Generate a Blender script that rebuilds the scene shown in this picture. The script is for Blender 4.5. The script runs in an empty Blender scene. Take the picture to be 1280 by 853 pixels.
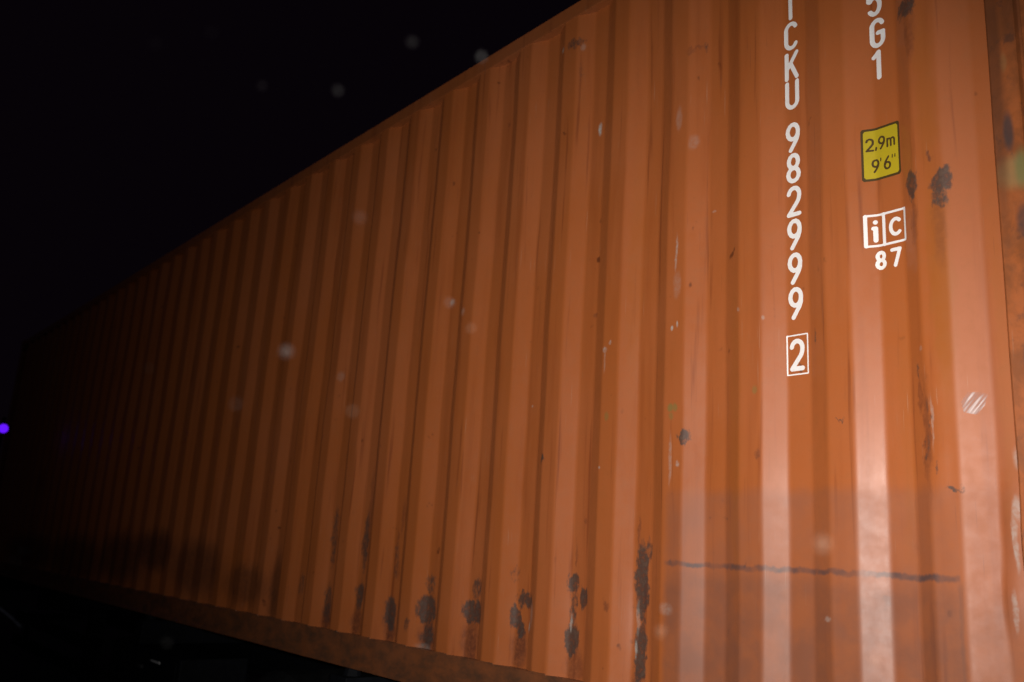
import bpy, bmesh, math, random
from mathutils import Vector, Matrix, noise
import numpy as np

random.seed(7)
SC = bpy.context.scene
COL = SC.collection

# ------------------------------------------------------------------ camera
CAM_POS = Vector((1.0667, -2.2952, 0.5507))
RX = Vector((0.64403234, 0.7625249, 0.06146642))
UP = Vector((0.14219099, -0.19826821, 0.96977907))
FW = Vector((-0.75166752, 0.61582911, 0.23611531))
cd = bpy.data.cameras.new('camera')
cam = bpy.data.objects.new('camera', cd); COL.objects.link(cam)
cam.matrix_world = Matrix((( RX.x, UP.x, -FW.x, CAM_POS.x),
                           ( RX.y, UP.y, -FW.y, CAM_POS.y),
                           ( RX.z, UP.z, -FW.z, CAM_POS.z),
                           (0, 0, 0, 1)))
cd.sensor_width = 36.0
cd.lens = 31.27
cd.clip_start = 0.02
cd.clip_end = 2000
cd.dof.use_dof = True
cd.dof.focus_distance = 2.75
cd.dof.aperture_fstop = 2.5
SC.camera = cam

# ------------------------------------------------------------------ world, flash, exposure
W = bpy.data.worlds.new("World"); SC.world = W; W.use_nodes = True
W.node_tree.nodes['Background'].inputs[0].default_value = (0.0018, 0.0009, 0.0019, 1)
W.node_tree.nodes['Background'].inputs[1].default_value = 1.0
SC.view_settings.view_transform = 'Standard'
SC.view_settings.look = 'None'
SC.view_settings.exposure = 0
SC.view_settings.gamma = 1

# the camera's own flash, just above and beside the lens
fl = bpy.data.lights.new('camera_flash', 'SPOT')
fl.energy = 400
fl.color = (1.0, 0.93, 0.86)
fl.spot_size = math.radians(78)
fl.spot_blend = 1.0
fl.shadow_soft_size = 0.018
flo = bpy.data.objects.new('camera_flash', fl); COL.objects.link(flo)
flo.location = CAM_POS + RX * 0.035 + UP * 0.055 - FW * 0.02
fdir = (FW + RX * 0.150 - UP * 0.112).normalized()
flo.rotation_euler = fdir.to_track_quat('-Z', 'Y').to_euler()

# very weak sun added to lift the dark far end of the container
mo = bpy.data.lights.new('fill_sun', 'SUN')
mo.energy = .014; mo.color = (.75, .9, 1.0); mo.angle = math.radians(10)
fso = bpy.data.objects.new('fill_sun', mo); COL.objects.link(fso)
fso.rotation_euler = (math.radians(48), 0, math.radians(25))

# ------------------------------------------------------------------ helpers
def obj(name, bm, mat, parent=None, smooth=False, label=None, kind=None, recalc=False):
    if recalc: bmesh.ops.recalc_face_normals(bm, faces=bm.faces)
    me = bpy.data.meshes.new(name)
    bm.to_mesh(me); bm.free()
    if smooth:
        for p in me.polygons: p.use_smooth = True
    if mat: me.materials.append(mat)
    o = bpy.data.objects.new(name, me); COL.objects.link(o)
    if parent: o.parent = parent
    if label: o['label'] = label
    if kind: o['kind'] = kind
    return o

def thing(name, label, cat, loc=(0, 0, 0), group=None):
    o = bpy.data.objects.new(name, None); COL.objects.link(o)
    o.location = loc; o['label'] = label; o['category'] = cat
    if group: o['group'] = group
    return o

def box(bm, x0, x1, y0, y1, z0, z1, bevel=0.0):
    r = bmesh.ops.create_cube(bm, size=1.0)
    for v in r['verts']:
        v.co = Vector(((x0 + x1) / 2 + v.co.x * (x1 - x0), (y0 + y1) / 2 + v.co.y * (y1 - y0), (z0 + z1) / 2 + v.co.z * (z1 - z0)))
    if bevel:
        es = set(e for v in r['verts'] for e in v.link_edges)
        bmesh.ops.bevel(bm, geom=list(es), offset=bevel, segments=2, affect='EDGES', profile=0.6)
    return bm

def cyl(bm, a, b, r0, r1=None, seg=16, caps=True):
    a, b = Vector(a), Vector(b); r1 = r0 if r1 is None else r1
    d = b - a
    M = Matrix.Translation((a + b) / 2) @ d.to_track_quat('Z', 'Y').to_matrix().to_4x4()
    bmesh.ops.create_cone(bm, cap_ends=caps, segments=seg, radius1=r0, radius2=r1, depth=d.length, matrix=M)

def lathe(bm, prof, origin, axis, seg=32):
    q = Vector(axis).to_track_quat('Z', 'Y'); o = Vector(origin)
    rings = []
    for r, h in prof:
        rings.append([bm.verts.new(o + q @ Vector((r * math.cos(2 * math.pi * i / seg), r * math.sin(2 * math.pi * i / seg), h))) for i in range(seg)])
    for a, b in zip(rings, rings[1:]):
        for i in range(seg):
            bm.faces.new((a[i], a[(i + 1) % seg], b[(i + 1) % seg], b[i]))

# ------------------------------------------------------------------ node helpers
class NT:
    def __init__(s, name):
        s.m = bpy.data.materials.new(name); s.m.use_nodes = True
        s.t = s.m.node_tree; s.p = s.t.nodes['Principled BSDF']
    def n(s, typ, **kw):
        x = s.t.nodes.new(typ)
        for k, v in kw.items(): setattr(x, k, v)
        return x
    def l(s, a, b): s.t.links.new(a, b)
    def coords(s):
        return s.n('ShaderNodeTexCoord').outputs['Object']
    def mapping(s, src, scale=(1, 1, 1), loc=(0, 0, 0)):
        m = s.n('ShaderNodeMapping'); s.l(src, m.inputs['Vector'])
        m.inputs['Scale'].default_value = scale; m.inputs['Location'].default_value = loc
        return m.outputs[0]
    def noise(s, src, scale, detail=4, rough=0.55, dist=0.0):
        m = s.n('ShaderNodeTexNoise'); s.l(src, m.inputs['Vector'])
        m.inputs['Scale'].default_value = scale; m.inputs['Detail'].default_value = detail
        m.inputs['Roughness'].default_value = rough; m.inputs['Distortion'].default_value = dist
        return m
    def mr(s, src, a, b, c=0.0, d=1.0, smooth=True):
        m = s.n('ShaderNodeMapRange'); m.interpolation_type = 'SMOOTHSTEP' if smooth else 'LINEAR'
        s.l(src, m.inputs['Value'])
        for i, v in zip(('From Min', 'From Max', 'To Min', 'To Max'), (a, b, c, d)): m.inputs[i].default_value = v
        return m.outputs[0]
    def math(s, op, a, b=None):
        m = s.n('ShaderNodeMath', operation=op)
        for i, v in enumerate((a, b)):
            if v is None: continue
            if isinstance(v, (int, float)): m.inputs[i].default_value = v
            else: s.l(v, m.inputs[i])
        return m.outputs[0]
    def mix(s, fac, a, b):
        m = s.n('ShaderNodeMix'); m.data_type = 'RGBA'
        if isinstance(fac, (int, float)): m.inputs[0].default_value = fac
        else: s.l(fac, m.inputs[0])
        for i, v in ((6, a), (7, b)):
            if isinstance(v, tuple): m.inputs[i].default_value = (*v, 1)
            else: s.l(v, m.inputs[i])
        return m.outputs[2]
    def blobs(s, vec, lst, k=1.0):
        """union of soft ellipses (x, z, rx, rz, strength) on the wall plane"""
        out = None
        for x, z, rx, rz, st in lst:
            a = s.n('ShaderNodeVectorMath', operation='SUBTRACT'); s.l(vec, a.inputs[0]); a.inputs[1].default_value = (x, 0, z)
            b = s.n('ShaderNodeVectorMath', operation='MULTIPLY'); s.l(a.outputs[0], b.inputs[0]); b.inputs[1].default_value = (1 / (rx * k), 0, 1 / (rz * k))
            c = s.n('ShaderNodeVectorMath', operation='LENGTH'); s.l(b.outputs[0], c.inputs[0])
            v = s.mr(c.outputs['Value'], 0.45, 1.25, st, 0.0)
            out = v if out is None else s.math('MAXIMUM', out, v)
        return out

P = 0.3008                       # corrugation pitch
def inner(k): return -k * P + 0.1867

DARK = [(inner(4) + .005, .50, .028, .12, 1), (inner(4) + .004, .27, .026, .085, 1), (inner(4) + .01, .38, .012, .08, .45), (inner(4) + .03, .60, .016, .05, .5),
        (inner(5) - .025, .475, .024, .032, .8), (inner(5) + .03, .425, .026, .035, 1), (inner(5) - .02, .275, .028, .055, 1), (inner(5) - .02, .37, .014, .09, .5),
        (inner(6) + .02, .40, .05, .03, .75), (inner(6) - .03, .33, .028, .035, 1), (inner(6) + .0, .285, .022, .03, .9), (inner(6) - .035, .49, .03, .03, .35),
        (inner(7) + .0, .325, .055, .045, 1), (inner(7) + .02, .42, .03, .05, .55),
        (inner(8) - .02, .31, .055, .055, 1), (inner(8) + .0, .20, .05, .05, .6), (inner(8) - .01, .42, .03, .05, .5),
        (inner(9) - .01, .27, .04, .07, .85), (inner(9) + .0, .52, .02, .12, .4),
        (inner(10) + .0, .33, .035, .07, .7), (inner(10) + .01, .58, .03, .14, .6),
        (inner(11) - .0, .27, .04, .09, .55), (inner(11) + .0, .6, .03, .16, .5), (inner(12), .34, .03, .07, .42), (inner(13), .26, .03, .05, .4),
        (inner(8)-.12, .24, .02, .03, .5),
        (-.022, 1.632, .018, .034, .95), (.061, 1.622, .026, .036, .95), (.05, 1.57, .018, .03, .6), (-.014, 2.19, .03, .035, .8),
        (-.817, .968, .022, .026, .9), (-1.511, .935, .016, .022, .7), (-1.05, 2.39, .01, .03, .0), (-.765, 2.40, .014, .02, .4),
        (-.031, 1.10, .007, .020, .6), (-.006, .97, .006, .05, .42), (-.018, .90, .007, .03, .5), (.012, .84, .005, .02, .45), (-.40, 1.16, .006, .02, .5), (-.34, 1.25, .006, .02, .5), (.05, .79, .02, .008, .7),
        (-.26, .99, .02, .004, .5), (-1.44, 2.70, .05, .02, .5), (-1.4, 2.55, .014, .025, .3)]
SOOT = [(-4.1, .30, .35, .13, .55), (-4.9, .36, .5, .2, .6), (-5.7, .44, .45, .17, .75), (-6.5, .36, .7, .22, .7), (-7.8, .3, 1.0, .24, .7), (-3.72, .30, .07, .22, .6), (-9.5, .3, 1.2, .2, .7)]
OCHRE = [(.045, 1.33, .035, .36, .8), (.03, 1.9, .03, .3, .5), (-.62, 1.0, .03, .5, .4), (-1.07, 1.6, .03, .5, .3), (.175, 1.1, .02, .5, .4), (-.08, .95, .02, .4, .3)]
RUST = [(inner(4), .16, .03, .07, .7), (inner(5), .19, .05, .07, .6), (inner(6), .22, .05, .09, .9), (inner(7), .2, .055, .09, .9), (inner(8), .19, .06, .08, 1), (inner(9), .2, .05, .07, .9),
        (inner(10), .2, .05, .08, .9), (inner(11), .2, .05, .08, .9), (inner(10) + .03, .75, .02, .2, .5), (inner(9) + .03, .7, .012, .1, .5), (inner(9), .62, .01, .02, .6), (inner(9) + .02, .46, .02, .05, .4),
        (-.022, 1.52, .014, .09, .5), (.05, 1.47, .02, .1, .35), (.034, 1.70, .009, .012, .9), (-.01, 2.09, .02, .07, .5), (-1.284, 1.468, .012, .012, .7), (-.80, 2.4, .03, .01, .4),
        (-1.33, .58, .006, .05, .6), (-1.29, .70, .012, .012, .5), (-1.03, .66, .006, .05, .6), (-1.60, 1.05, .01, .05, .0), (-.53, .90, .008, .012, .6), (-.02, .93, .008, .12, .6), (-.03, 1.04, .01, .05, .6), (-.012, .93, .012, .16, .55), (-1.14, .42, .014, .02, .6), (-1.9, 2.5, .01, .02, .5)]
PALE = [(.178, .66, .007, .07, .55), (.186, .74, .010, .03, .5), (.165, .50, .006, .05, .45), (.192, .86, .012, .03, .4), (.004, .96, .004, .07, .35), (-.858, 1.62, .006, .07, .5), (-.852, 1.50, .018, .05, .18), (-.872, 1.35, .007, .012, .8), (-.848, 1.36, .005, .014, .7), (-1.192, 1.315, .014, .012, .55), (-1.165, 1.34, .006, .01, .6), (-1.19, 1.28, .005, .05, .25),  # first four paint in the reflections at the right edge
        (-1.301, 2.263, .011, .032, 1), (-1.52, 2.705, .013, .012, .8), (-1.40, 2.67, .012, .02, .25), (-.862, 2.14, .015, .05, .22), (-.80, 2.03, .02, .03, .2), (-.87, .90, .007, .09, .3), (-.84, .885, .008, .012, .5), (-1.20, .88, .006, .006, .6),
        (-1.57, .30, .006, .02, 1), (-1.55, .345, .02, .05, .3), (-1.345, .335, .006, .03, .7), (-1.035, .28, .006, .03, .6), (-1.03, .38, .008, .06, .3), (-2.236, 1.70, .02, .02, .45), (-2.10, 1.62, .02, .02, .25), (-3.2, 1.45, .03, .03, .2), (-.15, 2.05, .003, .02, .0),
        (-.88, .42, .03, .02, .25), (-10.0, .14, .55, .12, .35), (-9.7, .30, .3, .05, .3), (-.51, 1.33, .006, .01, .4), (-.02, 1.16, .006, .008, .3), (-2.24, .15, .05, .02, .25), (-.31, .44, .012, .008, .35), (-1.62, 1.15, .006, .006, .5), (-.725, 1.75, .01, .006, .3), (-.60, 1.37, .008, .008, .4)]  # the two far-left ones paint in a pale reflected smear
GREEN = [(-.872, 1.072, .014, .016, .8), (-.852, 1.072, .012, .016, .7), (-1.171, 1.066, .012, .018, .5), (-.54, 1.10, .012, .014, .5), (-.868, 1.045, .012, .012, .5)]

def paint_material(name, base=(.425, .116, .027), with_marks=True, grime=0.0, mottled=False):
    s = NT(name)
    co = s.coords()
    # weathering of the paint
    n1 = s.noise(s.mapping(co, (1.2, 1.2, .7)), 1.6, 5, .6)
    n2 = s.noise(s.mapping(co, (14, 14, .9)), 1.0, 5, .6, .3)
    n3 = s.noise(co, 26, 6, .65)
    n4 = s.noise(co, 140, 3, .6)
    col = s.mix(s.mr(n1.outputs[0], .35, .68), base, (base[0] * 1.06, base[1] * 1.12, base[2] * 1.45))
    col = s.mix(s.math('MULTIPLY', s.mr(n2.outputs[0], .48, .75), .38), col, (base[0] * .66, base[1] * .55, base[2] * .5))
    col = s.mix(s.math('MULTIPLY', s.mr(n3.outputs[0], .45, .75), .22), col, (base[0] * .8, base[1] * .95, base[2] * 1.0))
    col = s.mix(s.math('MULTIPLY', s.mr(n4.outputs[0], .55, .8), .14), col, (base[0] * .6, base[1] * .55, base[2] * .6))
    # little rust freckles
    sp = s.noise(co, 18, 2, .5)
    sp2 = s.noise(s.mapping(co, (1, 1, 1), (5, 2, 9)), 3.2, 2, .5)
    fre = s.math('MULTIPLY', s.mr(sp.outputs[0], .70, .78), s.mr(sp2.outputs[0], .45, .6))
    col = s.mix(s.math('MULTIPLY', fre, .75), col, (.10, .026, .010))
    # thin run marks below freckles and seams
    st = s.noise(s.mapping(co, (38, 38, 1.6), (3, 0, 0)), 1.0, 3, .5)
    col = s.mix(s.math('MULTIPLY', s.mr(st.outputs[0], .60, .76), .5), col, (.17, .035, .010))
    for ang, sc_, off in ((70, 1.3, 0), (-40, 1.1, 4), (10, .9, 8)):
        mp = s.n('ShaderNodeMapping'); s.l(co, mp.inputs['Vector']); mp.inputs['Rotation'].default_value = (0, math.radians(ang), 0)
        mp.inputs['Scale'].default_value = (260 * sc_, 1, 5 * sc_); mp.inputs['Location'].default_value = (off, off, off)
        q1 = s.noise(mp.outputs[0], 1, 1, .4); q2 = s.noise(s.mapping(co, (1, 1, 1), (off, 3, off)), 2.6, 3, .6)
        f_ = s.math('MULTIPLY', s.mr(q1.outputs[0], .70, .76), s.mr(q2.outputs[0], .53, .64))
        col = s.mix(s.math('MULTIPLY', f_, .5), col, (.50, .30, .20) if ang > 0 else (.14, .04, .02))
    rough = s.mr(n3.outputs[0], .3, .7, .39, .48, False)
    if with_marks:
        # wobble the outline of the marks
        wn = s.noise(s.mapping(co, (1, 1, .55)), 24, 4, .65)
        wv = s.n('ShaderNodeVectorMath', operation='SUBTRACT'); s.l(wn.outputs['Color'], wv.inputs[0]); wv.inputs[1].default_value = (.5, .5, .5)
        ws = s.n('ShaderNodeVectorMath', operation='MULTIPLY'); s.l(wv.outputs[0], ws.inputs[0]); ws.inputs[1].default_value = (.055, 0, .11)
        wc = s.n('ShaderNodeVectorMath', operation='ADD'); s.l(co, wc.inputs[0]); s.l(ws.outputs[0], wc.inputs[1])
        v = wc.outputs[0]
        ws2 = s.n('ShaderNodeVectorMath', operation='MULTIPLY'); s.l(wv.outputs[0], ws2.inputs[0]); ws2.inputs[1].default_value = (.022, 0, .03)
        wc2 = s.n('ShaderNodeVectorMath', operation='ADD'); s.l(co, wc2.inputs[0]); s.l(ws2.outputs[0], wc2.inputs[1])
        v2 = wc2.outputs[0]
        # window reflection painted as a dull patch with straight edges, lower right
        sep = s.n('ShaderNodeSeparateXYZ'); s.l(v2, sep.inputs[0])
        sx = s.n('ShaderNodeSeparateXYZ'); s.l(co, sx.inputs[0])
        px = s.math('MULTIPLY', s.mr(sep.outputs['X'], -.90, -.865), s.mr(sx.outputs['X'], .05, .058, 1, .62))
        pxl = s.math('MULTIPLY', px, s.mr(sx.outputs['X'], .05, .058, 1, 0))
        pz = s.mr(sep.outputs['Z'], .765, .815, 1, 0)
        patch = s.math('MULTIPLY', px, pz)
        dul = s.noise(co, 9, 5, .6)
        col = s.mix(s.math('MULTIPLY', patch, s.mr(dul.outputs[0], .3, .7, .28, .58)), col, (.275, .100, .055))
        low = s.math('MULTIPLY', px, s.mr(sep.outputs['Z'], .50, .575, 1, 0))  # flash falloff painted in: darker below the line
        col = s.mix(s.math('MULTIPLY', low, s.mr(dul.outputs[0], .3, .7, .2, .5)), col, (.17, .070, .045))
        # dark line running along inside the painted reflection
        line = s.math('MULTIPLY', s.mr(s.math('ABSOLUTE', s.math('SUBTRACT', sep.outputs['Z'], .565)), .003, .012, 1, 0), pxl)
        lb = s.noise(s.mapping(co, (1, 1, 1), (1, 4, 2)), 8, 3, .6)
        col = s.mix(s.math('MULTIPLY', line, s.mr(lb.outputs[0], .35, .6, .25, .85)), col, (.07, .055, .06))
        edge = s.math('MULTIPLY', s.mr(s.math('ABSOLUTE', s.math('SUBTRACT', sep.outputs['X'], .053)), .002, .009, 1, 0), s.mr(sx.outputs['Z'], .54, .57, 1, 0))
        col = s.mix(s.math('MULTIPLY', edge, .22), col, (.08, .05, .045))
        det = s.noise(co, 55, 5, .7)
        oc = s.blobs(v, OCHRE)
        col = s.mix(s.math('MULTIPLY', oc, .55), col, (.36, .115, .014))
        r = s.blobs(v, [b for b in RUST if b[4] > 0])
        col = s.mix(s.math('MULTIPLY', r, s.mr(det.outputs[0], .3, .6, .35, .9)), col, (.115, .026, .009))
        d = s.blobs(v, [b for b in DARK if b[4] > 0], 1.25)
        chip = s.noise(s.mapping(co, (1, 1, .6), (7, 1, 3)), 75, 4, .7)
        d = s.mr(s.math('ADD', d, s.math('MULTIPLY', s.math('SUBTRACT', chip.outputs[0], .5), 1.2)), .20, .72)
        d = s.math('MULTIPLY', d, .92)
        dcol = s.mix(s.mr(det.outputs[0], .42, .62), (.030, .026, .027), (.100, .064, .048))
        col = s.mix(s.math('MULTIPLY', d, s.mr(det.outputs[0], .30, .55, .55, 1.0)), col, dcol)
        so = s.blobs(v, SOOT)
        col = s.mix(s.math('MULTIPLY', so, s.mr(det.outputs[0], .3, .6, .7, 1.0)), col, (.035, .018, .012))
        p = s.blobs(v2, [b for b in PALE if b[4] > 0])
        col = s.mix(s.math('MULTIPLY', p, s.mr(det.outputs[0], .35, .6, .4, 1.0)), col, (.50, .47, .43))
        g = s.blobs(v2, GREEN)
        col = s.mix(s.math('MULTIPLY', g, .7), col, (.16, .20, .06))
        rough = s.math('ADD', rough, s.math('MULTIPLY', patch, .08))
        rough = s.math('ADD', rough, s.math('MULTIPLY', s.mr(sx.outputs['X'], .03, .09), .14))
        rough = s.math('ADD', rough, s.math('MULTIPLY', s.math('MAXIMUM', r, s.math('MULTIPLY', d, .5)), .25))
    if mottled:
        m1 = s.noise(s.mapping(co, (1, 1, .7)), 9, 6, .7, .4)
        m2 = s.noise(s.mapping(co, (1, 1, .8), (3, 3, 3)), 17, 5, .7)
        col = s.mix(s.mr(m1.outputs[0], .40, .60, .1, .75), col, (.22, .070, .022))
        col = s.mix(s.mr(m2.outputs[0], .54, .68, 0, .65), col, (.075, .042, .034))
        cc = s.blobs(co, [(.245, 1.585, .05, .05, .65), (.236, 2.18, .012, .03, .6), (.24, 1.9, .01, .03, .3)])
        col = s.mix(cc, col, (.36, .24, .10))
        cg = s.blobs(co, [(.268, 1.59, .022, .06, .7)])
        col = s.mix(cg, col, (.17, .19, .07))
        cr = s.blobs(co, [(.215, 1.95, .025, .6, .7), (.262, 2.2, .03, .3, .6)])
        col = s.mix(cr, col, (.13, .045, .02))
        ck = s.blobs(co, [(.24, 1.70, .014, .06, .8), (.262, 1.45, .02, .05, .6), (.25, 1.1, .015, .04, .8)])
        col = s.mix(ck, col, (.05, .045, .05))
    if grime:
        g1 = s.noise(s.mapping(co, (1, 1, 2)), 7, 6, .7)
        col = s.mix(s.mr(g1.outputs[0], .25, .7, grime, grime * .55), col, (.075, .042, .026))
    s.l(col, s.p.inputs['Base Color'])
    s.l(rough, s.p.inputs['Roughness'])
    s.p.inputs['Specular IOR Level'].default_value = .8
    s.p.inputs['Diffuse Roughness'].default_value = 0.22
    bh = s.math('ADD', s.math('MULTIPLY', n3.outputs[0], .6), s.math('MULTIPLY', n4.outputs[0], .25))
    bu = s.n('ShaderNodeBump'); bu.inputs['Strength'].default_value = .07; bu.inputs['Distance'].default_value = .004
    s.l(bh, bu.inputs['Height']); s.l(bu.outputs[0], s.p.inputs['Normal'])
    return s.m

def simple(name, col, rough=.6, metal=0.0, var=.3, scale=20, emit=None, estr=0, spec=.5):
    s = NT(name); co = s.coords()
    n = s.noise(co, scale, 5, .6)
    s.l(s.mix(s.mr(n.outputs[0], .3, .7), tuple(c * (1 - var) for c in col), tuple(min(1, c * (1 + var)) for c in col)), s.p.inputs['Base Color'])
    s.p.inputs['Roughness'].default_value = rough; s.p.inputs['Metallic'].default_value = metal
    s.p.inputs['Specular IOR Level'].default_value = spec
    if emit:
        s.p.inputs['Emission Color'].default_value = (*emit, 1); s.p.inputs['Emission Strength'].default_value = estr
    return s.m

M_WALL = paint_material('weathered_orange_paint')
M_RAIL = paint_material('grimy_orange_paint', with_marks=False, grime=.95)
M_TOPR = paint_material('faded_orange_paint', with_marks=False, grime=.35)
M_POST = paint_material('rusty_orange_paint', with_marks=False, mottled=True)

def vinyl(name, col, dirt, rough=.35):
    s = NT(name); co = s.coords()
    n = s.noise(co, 60, 5, .65); n2 = s.noise(co, 7, 3, .5)
    f = s.math('MULTIPLY', s.mr(n.outputs[0], .5, .75), .35)
    c = s.mix(f, col, dirt)
    c = s.mix(s.math('MULTIPLY', s.mr(n2.outputs[0], .4, .7), .18), c, dirt)
    s.l(c, s.p.inputs['Base Color']); s.p.inputs['Roughness'].default_value = rough
    return s.m
M_WHITE = vinyl('white_reflective_vinyl', (.98, .97, .98), (.8, .72, .7))
M_YELLOW = vinyl('yellow_vinyl', (.52, .40, .010), (.34, .25, .02), .6)
M_BLACK = vinyl('dark_print', (.075, .045, .012), (.10, .06, .02), .5)
M_STEEL = simple('dark_blue_chassis_steel', (.005, .006, .009), .7, spec=.2)
M_RUBBER = simple('tyre_rubber', (.008, .008, .009), .8, spec=.2)
M_RIM = simple('grey_wheel_rim', (.03, .03, .033), .6)
M_REFL = simple('reflective_tape', (.9, .92, .95), .3)
M_GLINT = simple('pale_glint', (.85, .9, .95), .3)
M_DOORGEAR = simple('galvanised_steel', (.25, .24, .22), .5, .5)

# ground: worn wet-looking asphalt
s = NT('dark_asphalt'); co = s.coords()
n = s.noise(co, 3, 6, .65); n2 = s.noise(co, 90, 3, .6)
s.l(s.mix(s.mr(n.outputs[0], .3, .7), (.022, .022, .024), (.04, .038, .038)), s.p.inputs['Base Color'])
s.l(s.mr(n.outputs[0], .35, .65, .55, .85), s.p.inputs['Roughness'])
b = s.n('ShaderNodeBump'); b.inputs['Strength'].default_value = .5; b.inputs['Distance'].default_value = .01
s.l(n2.outputs[0], b.inputs['Height']); s.l(b.outputs[0], s.p.inputs['Normal'])
M_ASPHALT = s.m

GZ = -1.12
bm = bmesh.new()
N = 24
g = [[bm.verts.new((-900 + 1800 * i / N, -900 + 1800 * j / N, GZ)) for j in range(N + 1)] for i in range(N + 1)]
for i in range(N):
    for j in range(N): bm.faces.new((g[i][j], g[i + 1][j], g[i + 1][j + 1], g[i][j + 1]))
obj('ground', bm, M_ASPHALT, kind='structure')

# ------------------------------------------------------------------ container
L0, L1 = -11.83, 0.36        # far end, near end
HGT, PB, PT = 2.896, 0.142, 2.826
WID = 2.438
DEP = 0.0355
container = thing('shipping_container', 'long weathered orange corrugated shipping container with white vertical numbering, lit by flash at night', 'shipping container')

# corrugation profile: outer flat, slope, inner flat, slope
O1, O2, O3 = .0796, .1550, .2310
def corners(k):
    d = {0: -.012, 1: .006, 2: .003}.get(k, 0.0)
    x = -k * P + d + .0016 * math.sin(k * 2.3 + k * k * .7)
    return [(x, 0.0), (x + O1, 0.0), (x + O2, DEP), (x + O3, DEP)]
KMAX = 38
poly = []
for k in range(KMAX, -1, -1): poly += corners(k)
poly[-1] = (.2304, DEP)
XL = poly[0][0] - .0704
poly = [(L0 + .16, DEP), (XL, DEP)] + poly
prof = []
for i, c in enumerate(poly):
    if i == 0 or i == len(poly) - 1: prof.append(c); continue
    c = Vector((c[0], c[1])); a = Vector(poly[i - 1]); b = Vector(poly[i + 1])
    da, db = (a - c).normalized(), (b - c).normalized()
    r = .006
    prof.append(tuple(c + da * (r + .004)))
    for t in (0, .5, 1):
        p0, p2 = c + da * r, c + db * r
        q = p0 * (1 - t) ** 2 + c * 2 * t * (1 - t) + p2 * t * t
        prof.append(tuple(q))
    prof.append(tuple(c + db * (r + .004)))
px = np.array([p[0] for p in prof]); py = np.array([p[1] for p in prof])

def dent(x, z):
    d = .0065 * (noise.noise(Vector((x * 1.3, 0, z * 1.1))))
    d += .0030 * noise.noise(Vector((x * 6, 3, z * 3)))
    def gs(cx, cz, rx, rz, a):
        e = ((x - cx) / rx) ** 2 + ((z - cz) / rz) ** 2
        return a * math.exp(-e) if e < 12 else 0.0
    d += gs(-.015, .98, .018, .10, .009) + gs(.012, .84, .016, .08, -.007) + gs(.01, 1.05, .03, .08, -.006)
    d += gs(.176, .70, .020, .08, -.020) + gs(.160, .53, .018, .07, -.016) + gs(.190, .60, .012, .09, -.010) + gs(-.62, .42, .15, .18, .004)  # lower-right bulges suggest the reflections there by shape
    d += gs(inner(6), .34, .05, .06, .010) + gs(inner(5), .40, .04, .09, .007) + gs(inner(4), .38, .035, .12, .008) + gs(inner(7), .33, .05, .05, .007) + gs(inner(8), .31, .05, .05, .007)
    d += gs(-1.05, 2.2, .2, .2, .004) + gs(inner(10), .5, .04, .2, .006) + gs(inner(11), .45, .04, .2, .006)
    return d
def wall_y(x, z):
    edge = min(1.0, (z - PB) / .05, (PT - z) / .05)
    return float(np.interp(x, px, py)) + dent(x, z) * max(0.0, edge)

# split into welded panels, four waves each
bounds = [prof[0][0]]
k = KMAX
cuts = [-kk * P + O3 - .006 for kk in range(36, 0, -4)]
edges = [L0 + .16] + cuts + [.2304]
zr = list(np.concatenate([np.arange(PB, PT - .01, .035), [PT]]))
for pi in range(len(edges) - 1):
    a, b = edges[pi], edges[pi + 1]
    xs = [a] + [x for x in px if a + .003 < x < b - .003] + [b]
    # insert mid points in the flats so dents show
    xx = []
    for u, v in zip(xs, xs[1:]):
        xx.append(u)
        m = 3 if v - u > .04 else 1
        for t in range(1, m): xx.append(u + (v - u) * t / m)
    xx.append(xs[-1])
    step = .035 if b > -4 else .12
    zz = list(np.arange(PB + .006, PT + .004, step)) + [PT + .006]
    bm = bmesh.new()
    grid = [[bm.verts.new((x, wall_y(x, z) , z)) for z in zz] for x in xx]
    for i in range(len(xx) - 1):
        for j in range(len(zz) - 1):
            bm.faces.new((grid[i][j], grid[i + 1][j], grid[i + 1][j + 1], grid[i][j + 1]))
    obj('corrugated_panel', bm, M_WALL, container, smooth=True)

# rails and posts
def rail_top(y0, y1):
    bm = bmesh.new()
    box(bm, L0 + .16, L1 - .158, y0, y1, PT, HGT, .006)
    return bm
bm = rail_top(-.004, .056)
for v in bm.verts: v.co.z += .003 * noise.noise(Vector((v.co.x * .7, 0, 0)))
obj('top_rail', bm, M_TOPR, container)
# bottom rail: web with a lower lip, finely cut along x for slight waviness
def bar_sweep(profile, x0, x1, step=.25, amp=.003):
    bm = bmesh.new(); n = max(2, int((x1 - x0) / step)); rings = []
    for i in range(n + 1):
        x = x0 + (x1 - x0) * i / n
        w = amp * noise.noise(Vector((x * 1.7, 4, 1)))
        rings.append([bm.verts.new((x, y + w, z + w * .5)) for y, z in profile])
    m = len(profile)
    for a, b in zip(rings, rings[1:]):
        for i in range(m):
            j = (i + 1) % m
            bm.faces.new((a[i], b[i], b[j], a[j]))
    bm.faces.new(rings[0]); bm.faces.new(list(reversed(rings[-1])))
    return bm
bp = [(.002, .149), (-.002, .143), (-.002, .022), (-.006, .018), (-.006, .002), (.055, .002), (.055, .012), (.012, .018), (.012, .135), (.060, .139), (.060, .149)]
obj('bottom_rail', bar_sweep(bp, L0 + .16, L1 - .158, .2, .002), M_RAIL, container, recalc=True)
# fork of small welded lashing rings is absent on this side; bottom weld bead
bm = bmesh.new()
for k in range(0, KMAX + 1):
    x = -k * P
    box(bm, x - .004, x + O1 - .002, -.0045, .004, .148, .153)
obj('weld_bead', bm, M_RAIL, container, kind='stuff')

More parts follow.
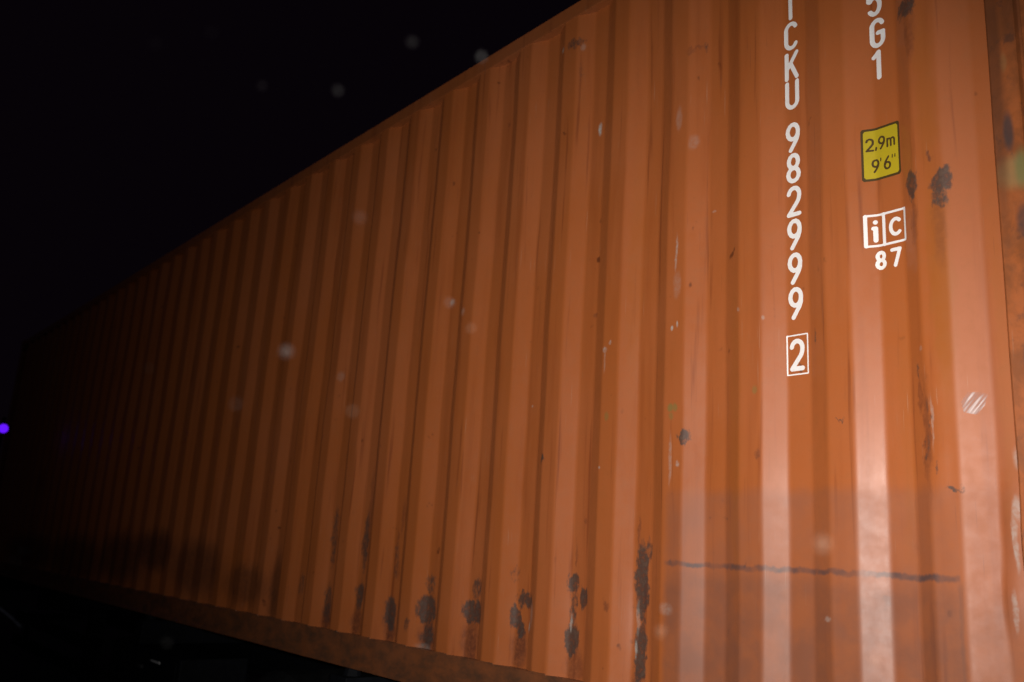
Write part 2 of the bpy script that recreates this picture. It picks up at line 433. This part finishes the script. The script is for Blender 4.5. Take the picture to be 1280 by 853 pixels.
def corner_post(x0, x1, near):
    bm = bmesh.new()
    # stepped section: narrow flange, groove, broad face
    if near:
        sec = [(x0, DEP + .012), (x0 - .001, .002), (x0 + .004, -.004), (x0 + .066, -.004), (x0 + .070, .000), (x0 + .073, .020), (x0 + .084, .020), (x0 + .088, -.004), (x1 - .006, -.006), (x1, .0), (x1, .15), (x0 + .02, .15)]
    else:
        sec = [(x0, .0), (x0 + .006, -.006), (x1 - .01, -.006), (x1, .002), (x1, DEP + .012), (x1 - .02, .15), (x0, .15)]
    zs = np.arange(.118, HGT - .117, .03)
    rings = []
    for z in zs:
        r = []
        for x, y in sec:
            dd = .003 * noise.noise(Vector((x * 8, 2, z * 3)))
            if near and y < .03:
                dd += -.010 * math.exp(-((z - .66) / .09) ** 2) + .006 * math.exp(-((z - .50) / .05) ** 2)
                dx = 0
            else: dx = 0
            r.append(bm.verts.new((x + dx, y + dd, z)))
        rings.append(r)
    m = len(sec)
    for a, b in zip(rings, rings[1:]):
        for i in range(m):
            j = (i + 1) % m; bm.faces.new((a[i], a[j], b[j], b[i]))
    bm.faces.new(rings[0]); bm.faces.new(rings[-1])
    return bm
obj('corner_post', corner_post(.203, L1, True), M_POST, container, smooth=False, recalc=True, label='rusty mottled corner post beside the numbering')
obj('corner_post', corner_post(L0, L0 + .159, False), M_POST, container, recalc=True)
for x0, x1 in ((L0, L0 + .159), (.203, L1)):
    bm = bmesh.new(); box(bm, x0, x1, WID - .15, WID, .118, HGT - .118, .005)
    obj('corner_post', bm, M_POST, container)

# corner castings: steel block with an oval pocket in the face
def casting(x0, z0, y0, face):
    bm = bmesh.new()
    w, h, d = .178, .118, .162
    xc, zc = x0 + w / 2, z0 + h / 2
    seg = 24; yo = y0 if face < 0 else y0 + d; yi = yo - face * .03
    def outer(i):
        t = 2 * math.pi * i / seg; c, s_ = math.cos(t), math.sin(t); m = max(abs(c), abs(s_)); return xc + c / m * w / 2, zc + s_ / m * h / 2
    def inn(i):
        t = 2 * math.pi * i / seg; return xc + .040 * math.cos(t), zc + .026 * math.sin(t)
    A = [bm.verts.new((outer(i)[0], yo, outer(i)[1])) for i in range(seg)]
    B = [bm.verts.new((inn(i)[0], yo, inn(i)[1])) for i in range(seg)]
    Cc = [bm.verts.new((inn(i)[0], yi, inn(i)[1])) for i in range(seg)]
    D = [bm.verts.new((outer(i)[0], yo - face * d, outer(i)[1])) for i in range(seg)]
    for a, b in ((A, B), (B, Cc), (A, D)):
        for i in range(seg): bm.faces.new((a[i], a[(i + 1) % seg], b[(i + 1) % seg], b[i]))
    bm.faces.new(Cc); bm.faces.new(D)
    return bm
for x0 in (L0 - .004, L1 - .174):
    for z0 in (-.004, HGT - .114):
        for y0, fc in ((-.010, -1), (WID - .152, 1)):
            obj('corner_casting', casting(x0, z0, y0, fc), M_POST, container, recalc=True)

# roof, far side, front end, floor and doors
def corrugate(axis, a0, a1, b0, b1, const, dep, pitch):
    bm = bmesh.new(); pts = []; a = a0
    while a < a1:
        for f, d in ((0, 0), (.27, 0), (.5, 1), (.77, 1)):
            if a + f * pitch < a1: pts.append((a + f * pitch, d * dep))
        a += pitch
    pts.append((a1, 0))
    prev = None
    for a, d in pts:
        if axis == 'far': v = [bm.verts.new((a, const - d, b0)), bm.verts.new((a, const - d, b1))]
        elif axis == 'roof': v = [bm.verts.new((a, b0, const - d)), bm.verts.new((a, b1, const - d))]
        else: v = [bm.verts.new((const + d, a, b0)), bm.verts.new((const + d, a, b1))]
        if prev: bm.faces.new((prev[0], v[0], v[1], prev[1]))
        prev = v
    return bm
obj('side_wall', corrugate('far', L0 + .155, L1 - .155, .15, HGT - .06, WID, DEP, P), M_TOPR, container)
obj('roof', corrugate('roof', L0 + .155, L1 - .155, .055, WID - .055, HGT - .008, .02, .21), M_TOPR, container)
obj('end_wall', corrugate('end', .155, WID - .155, .15, HGT - .1, L0 + .02, .045, .25), M_TOPR, container)
bm = bmesh.new(); box(bm, L0 + .155, L1 - .155, WID - .06, WID - .002, HGT - .062, HGT, .005); obj('top_rail', bm, M_TOPR, container)
bm = bmesh.new(); box(bm, L0 + .155, L1 - .155, WID - .05, WID - .002, 0, .149, .005); obj('bottom_rail', bm, M_RAIL, container)
for x0, x1 in ((L0, L0 + .1), (L1 - .1, L1)):
    bm = bmesh.new(); box(bm, x0 + .003, x1 - .003, .153, WID - .153, HGT - .12, HGT - .004, .005); obj('header', bm, M_TOPR, container)
    bm = bmesh.new(); box(bm, x0 + .003, x1 - .003, .153, WID - .153, .004, .148, .005); obj('sill', bm, M_RAIL, container)
bm = bmesh.new(); box(bm, L0 + .1, L1 - .1, .062, WID - .062, .11, .138); obj('floor', bm, M_RAIL, container)
for i in range(2):
    y0 = .158 + i * (WID - .316) / 2; y1 = y0 + (WID - .316) / 2 - .008
    bm = bmesh.new(); box(bm, L1 - .065, L1 - .02, y0, y1, .155, HGT - .125, .008)
    for z in (.55, 1.1, 1.65, 2.2): box(bm, L1 - .0205, L1 - .006, y0 + .08, y1 - .08, z, z + .26, .006)
    dr = obj('door', bm, M_TOPR, container)
    for f in (.28, .72):
        yy = y0 + (y1 - y0) * f
        bm = bmesh.new(); cyl(bm, (L1 + .016, yy, .1), (L1 + .016, yy, HGT - .08), .017, seg=12)
        for z in (.3, 1.0, 1.9, 2.55): box(bm, L1 - .02, L1 + .036, yy - .035, yy + .035, z, z + .05)
        box(bm, L1 + .034, L1 + .05, yy - .02, yy + .42 * (1 if f < .5 else -1), 1.18, 1.215)
        obj('locking_bar', bm, M_DOORGEAR, dr)

# ------------------------------------------------------------------ printed marks, built as thin sheets following the steel
def arc(cx, cz, rx, rz, a0, a1, n=14):
    return [(cx + rx * math.cos(math.radians(a0 + (a1 - a0) * i / n)), cz + rz * math.sin(math.radians(a0 + (a1 - a0) * i / n))) for i in range(n + 1)]
# glyphs in a 1 wide x 2 tall cell, stroke paths
G = {
 'T': [[(0, 2), (1, 2)], [(.5, 2), (.5, 0)]],
 'C': [arc(.5, 1.5, .5, .5, 25, 180) + arc(.5, .5, .5, .5, 180, 335)],
 'K': [[(0, 0), (0, 2)], [(1, 2), (0, .75)], [(.38, 1.22), (1, 0)]],
 'U': [[(0, 2), (0, .5)] + arc(.5, .5, .5, .5, 180, 360) + [(1, 2)]],
 'G': [arc(.5, 1.5, .5, .5, 25, 180) + arc(.5, .5, .5, .5, 180, 360) + [(1, 1), (.55, 1)]],
 '1': [[(.12, 1.66), (.55, 2), (.55, 0)]],
 '2': [arc(.5, 1.5, .5, .5, 170, 0) + arc(.1, 1.45, .9, .9, 0, -38)[1:] + [(.0, 0), (1, 0)]],
 '4': [[(.78, 0), (.78, 2), (0, .55), (1, .55)]],
 '5': [[(.95, 2), (.08, 2), (.02, 1.1)] + arc(.48, .66, .5, .66, 140, -140)],
 '6': [arc(.5, .55, .5, .55, 0, 360), [(0, .55)] + [(.02, .9), (.15, 1.25), (.72, 2)]],
 '7': [[(0, 2), (1, 2), (.38, 0)]],
 '8': [arc(.5, 1.5, .44, .5, 0, 360), arc(.5, .5, .5, .5, 0, 360)],
 '9': [arc(.5, 1.42, .5, .58, 0, 360), [(1, 1.42), (.97, 1.05), (.85, .75), (.28, 0)]],
 ',': [[(.1, .16), (.1, .0), (.0, -.25)]],
 "'": [[(.1, 2.0), (.05, 1.5)]],
 'm': [[(0, 0), (0, 1.35)], [(0, .9)] + arc(.3, .95, .3, .36, 160, 0) + [(.6, 0)], [(.6, .9)] + arc(.9, .95, .3, .36, 160, 0) + [(1.2, 0)]],
 'c': [arc(.5, .5, .5, .5, 45, 315, 22)],
 '.': [[(0, 0), (0, .02)]],
 '|': [[(0, 0), (0, 1.0)]],
}
def glyph(ch, x, z, w, h):
    """strokes of one character: lower-left corner x,z; size w,h (stroke centres)"""
    return [[(x + a * w, z + b * h / 2) for a, b in st] for st in G[ch]]
def segs(strokes, th):
    out = []
    for st in strokes:
        for a, b in zip(st, st[1:]): out.append((a[0], a[1], b[0], b[1], th / 2))
    return out
def sheet(bm, sg, lift, cell=.0016, field=None):
    """marching squares over the distance to a set of strokes; sheet lies `lift` in front of the steel"""
    pad = .012
    x0 = min(min(s_[0], s_[2]) for s_ in sg) - pad; x1 = max(max(s_[0], s_[2]) for s_ in sg) + pad
    z0 = min(min(s_[1], s_[3]) for s_ in sg) - pad; z1 = max(max(s_[1], s_[3]) for s_ in sg) + pad
    X = np.arange(x0, x1, cell); Z = np.arange(z0, z1, cell)
    XX, ZZ = np.meshgrid(X, Z, indexing='ij')
    F = np.full(XX.shape, -1e3)
    for ax, az, bx, bz, r in sg:
        dx, dz = bx - ax, bz - az; l2 = dx * dx + dz * dz + 1e-12
        t = np.clip(((XX - ax) * dx + (ZZ - az) * dz) / l2, 0, 1)
        F = np.maximum(F, r - np.hypot(XX - ax - t * dx, ZZ - az - t * dz))
    cache = {}
    def vert(x, z):
        key = (round(x * 1e6), round(z * 1e6))
        v = cache.get(key)
        if v is None:
            v = cache[key] = bm.verts.new((x, wall_y(x, z) - lift, z))
        return v
    for i in range(len(X) - 1):
        for j in range(len(Z) - 1):
            c = [(i, j), (i + 1, j), (i + 1, j + 1), (i, j + 1)]
            f = [F[a, b] for a, b in c]
            if max(f) <= 0: continue
            pts = []
            for q in range(4):
                a, b = c[q], c[(q + 1) % 4]; fa, fb = f[q], f[(q + 1) % 4]
                if fa > 0: pts.append((X[a[0]], Z[a[1]]))
                if (fa > 0) != (fb > 0):
                    t = fa / (fa - fb); pts.append((X[a[0]] + (X[b[0]] - X[a[0]]) * t, Z[a[1]] + (Z[b[1]] - Z[a[1]]) * t))
            vs = []
            for p_ in pts:
                v = vert(*p_)
                if v not in vs: vs.append(v)
            if len(vs) >= 3:
                try: bm.faces.new(vs)
                except ValueError: pass
    return bm
def mark(name, sg, mat, lift=.0015, label=None, cell=.0016, parent=None):
    return obj(name, sheet(bmesh.new(), sg, lift, cell), mat, parent or container, smooth=True, label=label)

TH = .0144
# vertical owner code and serial number
cw = .037
zlist = [('T', 2.354), ('C', 2.242), ('K', 2.131), ('U', 2.024), ('9', 1.872), ('8', 1.764), ('2', 1.650), ('9', 1.538), ('9', 1.425), ('9', 1.312)]
for i, (ch, z) in enumerate(zlist):
    xl = -.4372 + .006 * (i / 9.0)
    sg = segs(glyph(ch, xl, z + TH / 2, cw, .104 - TH), TH)
    mark('letter' if ch.isalpha() else 'digit', sg, M_WHITE, label='white capital %s of the owner code' % ch if ch.isalpha() else None)
sg = segs(glyph('2', -.4292, 1.151 + TH / 2, .036, .100 - TH), TH)
mark('check_digit', sg, M_WHITE)
bx0, bx1, bz0, bz1 = -.4442, -.3752, 1.1405, 1.2625
mark('check_digit_frame', segs([[(bx0, bz0), (bx1, bz0), (bx1, bz1), (bx0, bz1), (bx0, bz0)]], .0042), M_WHITE)
# vertical size and type code
for ch, z, xl in (('4', 2.342, -.145), ('5', 2.230, -.143), ('G', 2.120, -.137), ('1', 2.012, -.138)):
    mark('letter' if ch.isalpha() else 'digit', segs(glyph(ch, xl, z + TH / 2, .034, .100 - TH), TH), M_WHITE)
# interchange mark: box, divider, i and C, then 87 below
fx0, fx1, fz0, fz1, fd = -.173, -.059, 1.487, 1.581, -.122
t1 = .0068
mk = segs([[(fx0, fz0), (fx1, fz0), (fx1, fz1), (fx0, fz1), (fx0, fz0)], [(fd, fz0), (fd, fz1)]], t1) + segs([[(fx0 + .002, fz0), (fx0 + .002, fz1)]], .009) + segs([[(fd - .001, fz0), (fd - .001, fz1)]], .009)
im = mark('interchange_mark', mk, M_WHITE, label='white framed sign with the letters i and C')
mark('letter', segs([[(-.1465, 1.504), (-.1465, 1.541)], [(-.1465, 1.5595), (-.1465, 1.5600)], [(-.151, 1.541), (-.1465, 1.541)]], .0125), M_WHITE, label='small white letter i in the left half of the frame', parent=im)
mark('letter', segs([arc(-.0875, 1.534, .0155, .023, 48, 312, 22)], .0105), M_WHITE, label='white letter C in the right half of the frame', parent=im)
mark('digit', segs(glyph('8', -.1455, 1.4185, .021, .047), .0105), M_WHITE)
mark('digit', segs(glyph('7', -.102, 1.4185, .023, .047), .0105), M_WHITE)

# yellow height plate
def plate(x0, x1, z0, z1, lift, rad=.006, nx=24, nz=20, thick=.0008):
    bm = bmesh.new(); g_ = []
    for i in range(nx + 1):
        x = x0 + (x1 - x0) * i / nx; col = []
        e = min(x - x0, x1 - x); ins = rad - math.sqrt(max(0, rad * rad - (rad - e) ** 2)) if e < rad else 0
        for j in range(nz + 1):
            z = (z0 + ins) + (z1 - z0 - 2 * ins) * j / nz
            col.append(bm.verts.new((x, wall_y(x, z) - lift, z)))
        g_.append(col)
    for i in range(nx):
        for j in range(nz): bm.faces.new((g_[i][j], g_[i + 1][j], g_[i + 1][j + 1], g_[i][j + 1]))
    return bm
pl = obj('height_sticker', plate(-.1755, -.0640, 1.689, 1.857, .0015), M_BLACK, container, smooth=True, label='dark edge of the yellow height sticker')
obj('sticker_face', plate(-.1690, -.0695, 1.696, 1.849, .0026), M_YELLOW, pl, smooth=True, label='yellow face carrying the height 2,9m and 9\'6"')
def txt(chs, th):
    sg = []
    for ch, x, z, w, h in chs: sg += segs(glyph(ch, x, z, w, h), th)
    return sg
for nm, g_, th in (('digit', ('2', -.1605, 1.785, .0165, .037), .0060), ('comma', (',', -.1365, 1.789, .012, .034), .0056), ('digit', ('9', -.1265, 1.785, .0165, .037), .0060),
                   ('letter', ('m', -.1010, 1.785, .0175, .036), .0056),
                   ('digit', ('9', -.1470, 1.716, .0165, .037), .0060), ('prime_mark', ("'", -.1240, 1.719, .014, .036), .0036), ('digit', ('6', -.1115, 1.716, .0165, .037), .0060),
                   ('prime_mark', ("'", -.0885, 1.721, .012, .034), .0034), ('prime_mark', ("'", -.0805, 1.721, .012, .034), .0034)):
    mark(nm, segs(glyph(*g_), th), M_BLACK, .0036, cell=.0012, parent=pl)

# glare smear on the right-hand slope, made as a thin pale streaked sheet
s = NT('streaked_glare'); co = s.coords()
dt = s.n('ShaderNodeVectorMath', operation='DOT_PRODUCT'); s.l(co, dt.inputs[0]); dt.inputs[1].default_value = (.82, 0, -.57)
d2 = s.n('ShaderNodeVectorMath', operation='DOT_PRODUCT'); s.l(co, d2.inputs[0]); d2.inputs[1].default_value = (.57, 0, .82)
cb = s.n('ShaderNodeCombineXYZ'); s.l(dt.outputs['Value'], cb.inputs[0]); s.l(d2.outputs['Value'], cb.inputs[1])
n = s.noise(s.mapping(cb.outputs[0], (130, 8, 1), (3, 1, 0)), 1, 2, .5)
s.l(s.mix(s.mr(n.outputs[0], .45, .62), (.50, .34, .31), (.74, .60, .58)), s.p.inputs['Base Color'])
rim = s.blobs(co, [(.106, 1.0, .034, .034, 1)])
s.l(s.math('MULTIPLY', rim, s.mr(n.outputs[0], .40, .64, .25, .95)), s.p.inputs['Alpha'])
s.p.inputs['Roughness'].default_value = .35
M_GLARE = s.m
bm = bmesh.new()
fo = [(.079, 1.004), (.094, 1.030), (.118, 1.030), (.136, 1.024), (.127, .995), (.110, .972), (.084, .978)]
n_ = 10
cx_, cz_ = .106, 1.001
rings = []
for r in range(1, n_ + 1):
    rings.append([bm.verts.new((cx_ + (x - cx_) * r / n_, wall_y(cx_ + (x - cx_) * r / n_, cz_ + (z - cz_) * r / n_) - .003, cz_ + (z - cz_) * r / n_)) for x, z in fo])
ce = bm.verts.new((cx_, wall_y(cx_, cz_) - .003, cz_))
for i in range(len(fo)):
    bm.faces.new((ce, rings[0][i], rings[0][(i + 1) % len(fo)]))
    for a, b in zip(rings, rings[1:]): bm.faces.new((a[i], b[i], b[(i + 1) % len(fo)], a[(i + 1) % len(fo)]))
obj('glare_smear', bm, M_GLARE, container, smooth=True, label='small streaked smear of glare, built as a pale sheet', recalc=True)

# ------------------------------------------------------------------ trailer chassis under the container
tr = thing('container_trailer', 'dark blue skeletal trailer chassis carrying the orange container, lost in shadow', 'trailer', (-5.7, 1.2, GZ))
tr_off = Vector((5.7, -1.2, -GZ))
def tpart(name, bm, mat, parent=None, label=None):
    if parent is None:
        bmesh.ops.translate(bm, verts=bm.verts, vec=tr_off)
        return obj(name, bm, mat, tr, label=label)
    bmesh.ops.translate(bm, verts=bm.verts, vec=tr_off)
    return obj(name, bm, mat, parent, label=label)
for y in (.78, 1.58):
    bm = bmesh.new()
    box(bm, -11.7, .2, y, y + .14, -.045, -.016); box(bm, -11.7, .2, y + .062, y + .078, -.36, -.045); box(bm, -11.7, .2, y, y + .14, -.39, -.36)
    tpart('main_beam', bm, M_STEEL)
for x in (-11.75, -8.8, -5.9, -3.0, -.15):
    bm = bmesh.new(); box(bm, x, x + .16, .02, 2.42, -.215, -.052, .006); b_ = tpart('bolster', bm, M_STEEL)
    for y in (.10, 2.34):
        bm = bmesh.new(); cyl(bm, (x + .08, y, -.06), (x + .08, y, -.006), .05, .035, 12); tpart('twist_lock', bm, M_STEEL, b_)
# side tool locker hanging below the rail
bm = bmesh.new(); box(bm, -6.35, -4.95, .03, .50, -.50, -.225, .012)
box(bm, -6.30, -5.0, .022, .031, -.47, -.255, .003); lk = tpart('tool_locker', bm, M_STEEL)
bm = bmesh.new(); box(bm, -5.70, -5.60, .005, .024, -.36, -.335, .003); tpart('latch', bm, M_RIM, lk)
bm = bmesh.new(); box(bm, -5.455, -5.285, .0145, .0225, -.293, -.281); tpart('reflector_strip', bm, M_REFL, lk, 'short pale reflective strip on the locker')
# side guard planks
for z in (-.62, -.40):
    bm = bmesh.new(); box(bm, -9.6, -6.6, .03, .06, z, z + .10, .006); tpart('side_guard', bm, M_STEEL)
for x in (-9.3, -6.9):
    bm = bmesh.new(); box(bm, x, x + .06, .062, .80, -.36, -.30); box(bm, x, x + .06, .062, .10, -.64, -.30); tpart('guard_bracket', bm, M_STEEL)
# landing legs
for y in (.45, 1.98):
    bm = bmesh.new(); box(bm, -8.35, -8.22, y - .065, y + .065, -.85, -.2); box(bm, -8.33, -8.24, y - .045, y + .045, GZ + .06, -.84)
    lg = tpart('landing_leg', bm, M_STEEL)
    bm = bmesh.new(); box(bm, -8.41, -8.16, y - .12, y + .12, GZ, GZ + .06, .01); tpart('foot', bm, M_STEEL, lg)
# axles and dual wheels
for x in (-3.6, -2.25, -.9):
    bm = bmesh.new(); cyl(bm, (x, .25, GZ + .5), (x, 2.18, GZ + .5), .07); tpart('axle', bm, M_STEEL)
    for yo, sgn in ((.02, 1), (.32, 1), (2.42, -1), (2.12, -1)):
        bm = bmesh.new(); w = .26
        lathe(bm, [(.29, .0), (.40, .0), (.47, .02), (.50, .05), (.50, .21), (.47, .24), (.40, .26), (.29, .26), (.29, 0)], (x, yo, GZ + .5), (0, sgn, 0), 36)
        bmesh.ops.recalc_face_normals(bm, faces=bm.faces)
        ty = tpart('tyre', bm, M_RUBBER)
        bm = bmesh.new()
        lathe(bm, [(.0, .06), (.11, .04), (.13, .10), (.24, .12), (.27, .02), (.289, .01), (.289, .25)], (x, yo, GZ + .5), (0, sgn, 0), 28)
        bmesh.ops.recalc_face_normals(bm, faces=bm.faces)
        tpart('rim', bm, M_RIM, ty)
bm = bmesh.new(); box(bm, .22, .30, .05, 2.38, -.62, -.50, .01); box(bm, .2, .26, .80, .88, -.5, -.05); box(bm, .2, .26, 1.6, 1.68, -.5, -.05); tpart('rear_bumper', bm, M_STEEL)
# pale strand at the front corner, added to stand for a reflected streak
bm = bmesh.new(); prev = None
path = [Vector((-10.6 + 1.25 * t, -.02 + .06 * t, -.31 - .06 * t - .07 * t * t)) for t in [i / 14 for i in range(15)]]
for a, b_ in zip(path, path[1:]): cyl(bm, a, b_, .016, seg=8)
tpart('glint_strand', bm, M_GLINT, label='thin pale strand standing for a glint at the front of the trailer')

# ------------------------------------------------------------------ purple lamp on a post, far left
lp = Vector((-9.25, -.481, 1.512))
lamp = thing('signal_lamp', 'small glowing purple lamp on a thin dark post at the left edge', 'lamp', (lp.x - .06, lp.y, GZ))
bm = bmesh.new(); cyl(bm, (0, 0, .03), (0, 0, lp.z - GZ + .12), .022, .018, 12); obj('post', bm, M_RUBBER, lamp)
bm = bmesh.new(); cyl(bm, (0, 0, 0), (0, 0, .03), .11, .11, 16); obj('base_plate', bm, M_RUBBER, lamp)
bm = bmesh.new(); cyl(bm, (-.02, 0, lp.z - GZ), (.055, 0, lp.z - GZ), .062, .062, 20)
hd = obj('lamp_housing', bm, M_RUBBER, lamp)
bm = bmesh.new()
bmesh.ops.create_uvsphere(bm, u_segments=20, v_segments=12, radius=.046, matrix=Matrix.Translation((.056, 0, lp.z - GZ)) @ Matrix.Diagonal((.5, 1, 1, 1)))
obj('lens', bm, simple('purple_glow', (.1, .02, .3), .4, emit=(.12, .008, .95), estr=1.15, var=.05), hd, smooth=True)

# ------------------------------------------------------------------ flash backscatter from dust, built as pale translucent flecks
def fleck_mat(name, a, tint=(.8, .8, .8)):
    s = NT(name); co = s.coords(); n = s.noise(co, 420, 3, .6)
    s.p.inputs['Base Color'].default_value = (*tint, 1); s.p.inputs['Roughness'].default_value = .6
    s.l(s.mr(n.outputs[0], .35, .65, a * .3, a * 1.5), s.p.inputs['Alpha'])
    return s.m
FM = {'dim': fleck_mat('thin_dust_orb', .002), 'mid': fleck_mat('dust_orb', .0035), 'bright': fleck_mat('bright_dust_orb', .0055), 'wall': fleck_mat('warm_dust_orb', .006, (.85, .7, .55))}
FL = [
  (0.461, -2.142, 0.888, 0.0028, 'mid', 'roundest pale fleck high in the black sky, upper left'),
  (0.487, -2.011, 0.895, 0.0025, 'mid', 'pale fleck in the black sky left of the container roof edge'),
  (0.401, -2.038, 0.922, 0.0024, 'dim', 'faint fleck in the sky between two brighter ones'),
  (0.572, -1.938, 0.920, 0.0025, 'bright', 'fleck touching the sloping top rail against the sky'),
  (0.380, -2.194, 0.748, 0.0018, 'bright', 'fleck alone at the left edge of the sky'),
  (0.527, -1.973, 0.937, 0.0029, 'dim', 'dimmest fleck in the sky near the top centre'),
  (0.523, -2.124, 0.877, 0.0016, 'dim', 'tiny faint fleck beside the upper left round one'),
  (0.425, -1.998, 0.697, 0.0046, 'bright', 'largest fleck before the dark far part of the container'),
  (0.479, -1.884, 0.754, 0.0022, 'bright', 'fleck before the middle corrugations, higher of a close pair'),
  (0.461, -1.846, 0.743, 0.0023, 'wall', 'fainter fleck just right of and below its neighbour'),
  (0.516, -1.985, 0.644, 0.0019, 'wall', 'star-like fleck before the left middle corrugations'),
  (0.507, -1.991, 0.790, 0.0030, 'dim', 'broad faint fleck before the upper far corrugations'),
  (0.482, -2.056, 0.641, 0.0016, 'mid', 'small fleck before the dim left corrugations'),
  (0.329, -2.070, 0.682, 0.0012, 'mid', 'tiny fleck before the nearly black end of the container'),
  (0.359, -2.034, 0.472, 0.0023, 'mid', 'pale fleck in the dark beneath the container, lower left'),
  (0.743, -1.757, 0.572, 0.0047, 'wall', 'large ring-like fleck before the dull patch below the numbering'),
  (0.538, -1.676, 0.497, 0.0044, 'wall', 'faint broad fleck low beside the dark marks'),
  (0.681, -1.582, 0.488, 0.0032, 'wall', 'small fleck near the bottom edge of the view'),
]
for x_, y_, z_, rad, kind_, lab in FL:
    p0 = Vector((x_, y_, z_))
    bm = bmesh.new(); bmesh.ops.create_icosphere(bm, subdivisions=3, radius=rad)
    sd = random.random() * 50
    for w in bm.verts:
        w.co *= 1 + .45 * noise.noise(w.co / rad * 1.3 + Vector((sd, 0, 0)))
    bmesh.ops.rotate(bm, verts=bm.verts, cent=(0, 0, 0), matrix=Matrix.Rotation(sd, 3, 'X'))
    o = obj('dust_fleck', bm, FM[kind_], smooth=True)
    o.location = p0
    o['label'] = lab; o['category'] = 'snowflake'; o['group'] = 'pale dust flecks drifting in the flash light'  # flash-lit dust orbs, not snowflakes
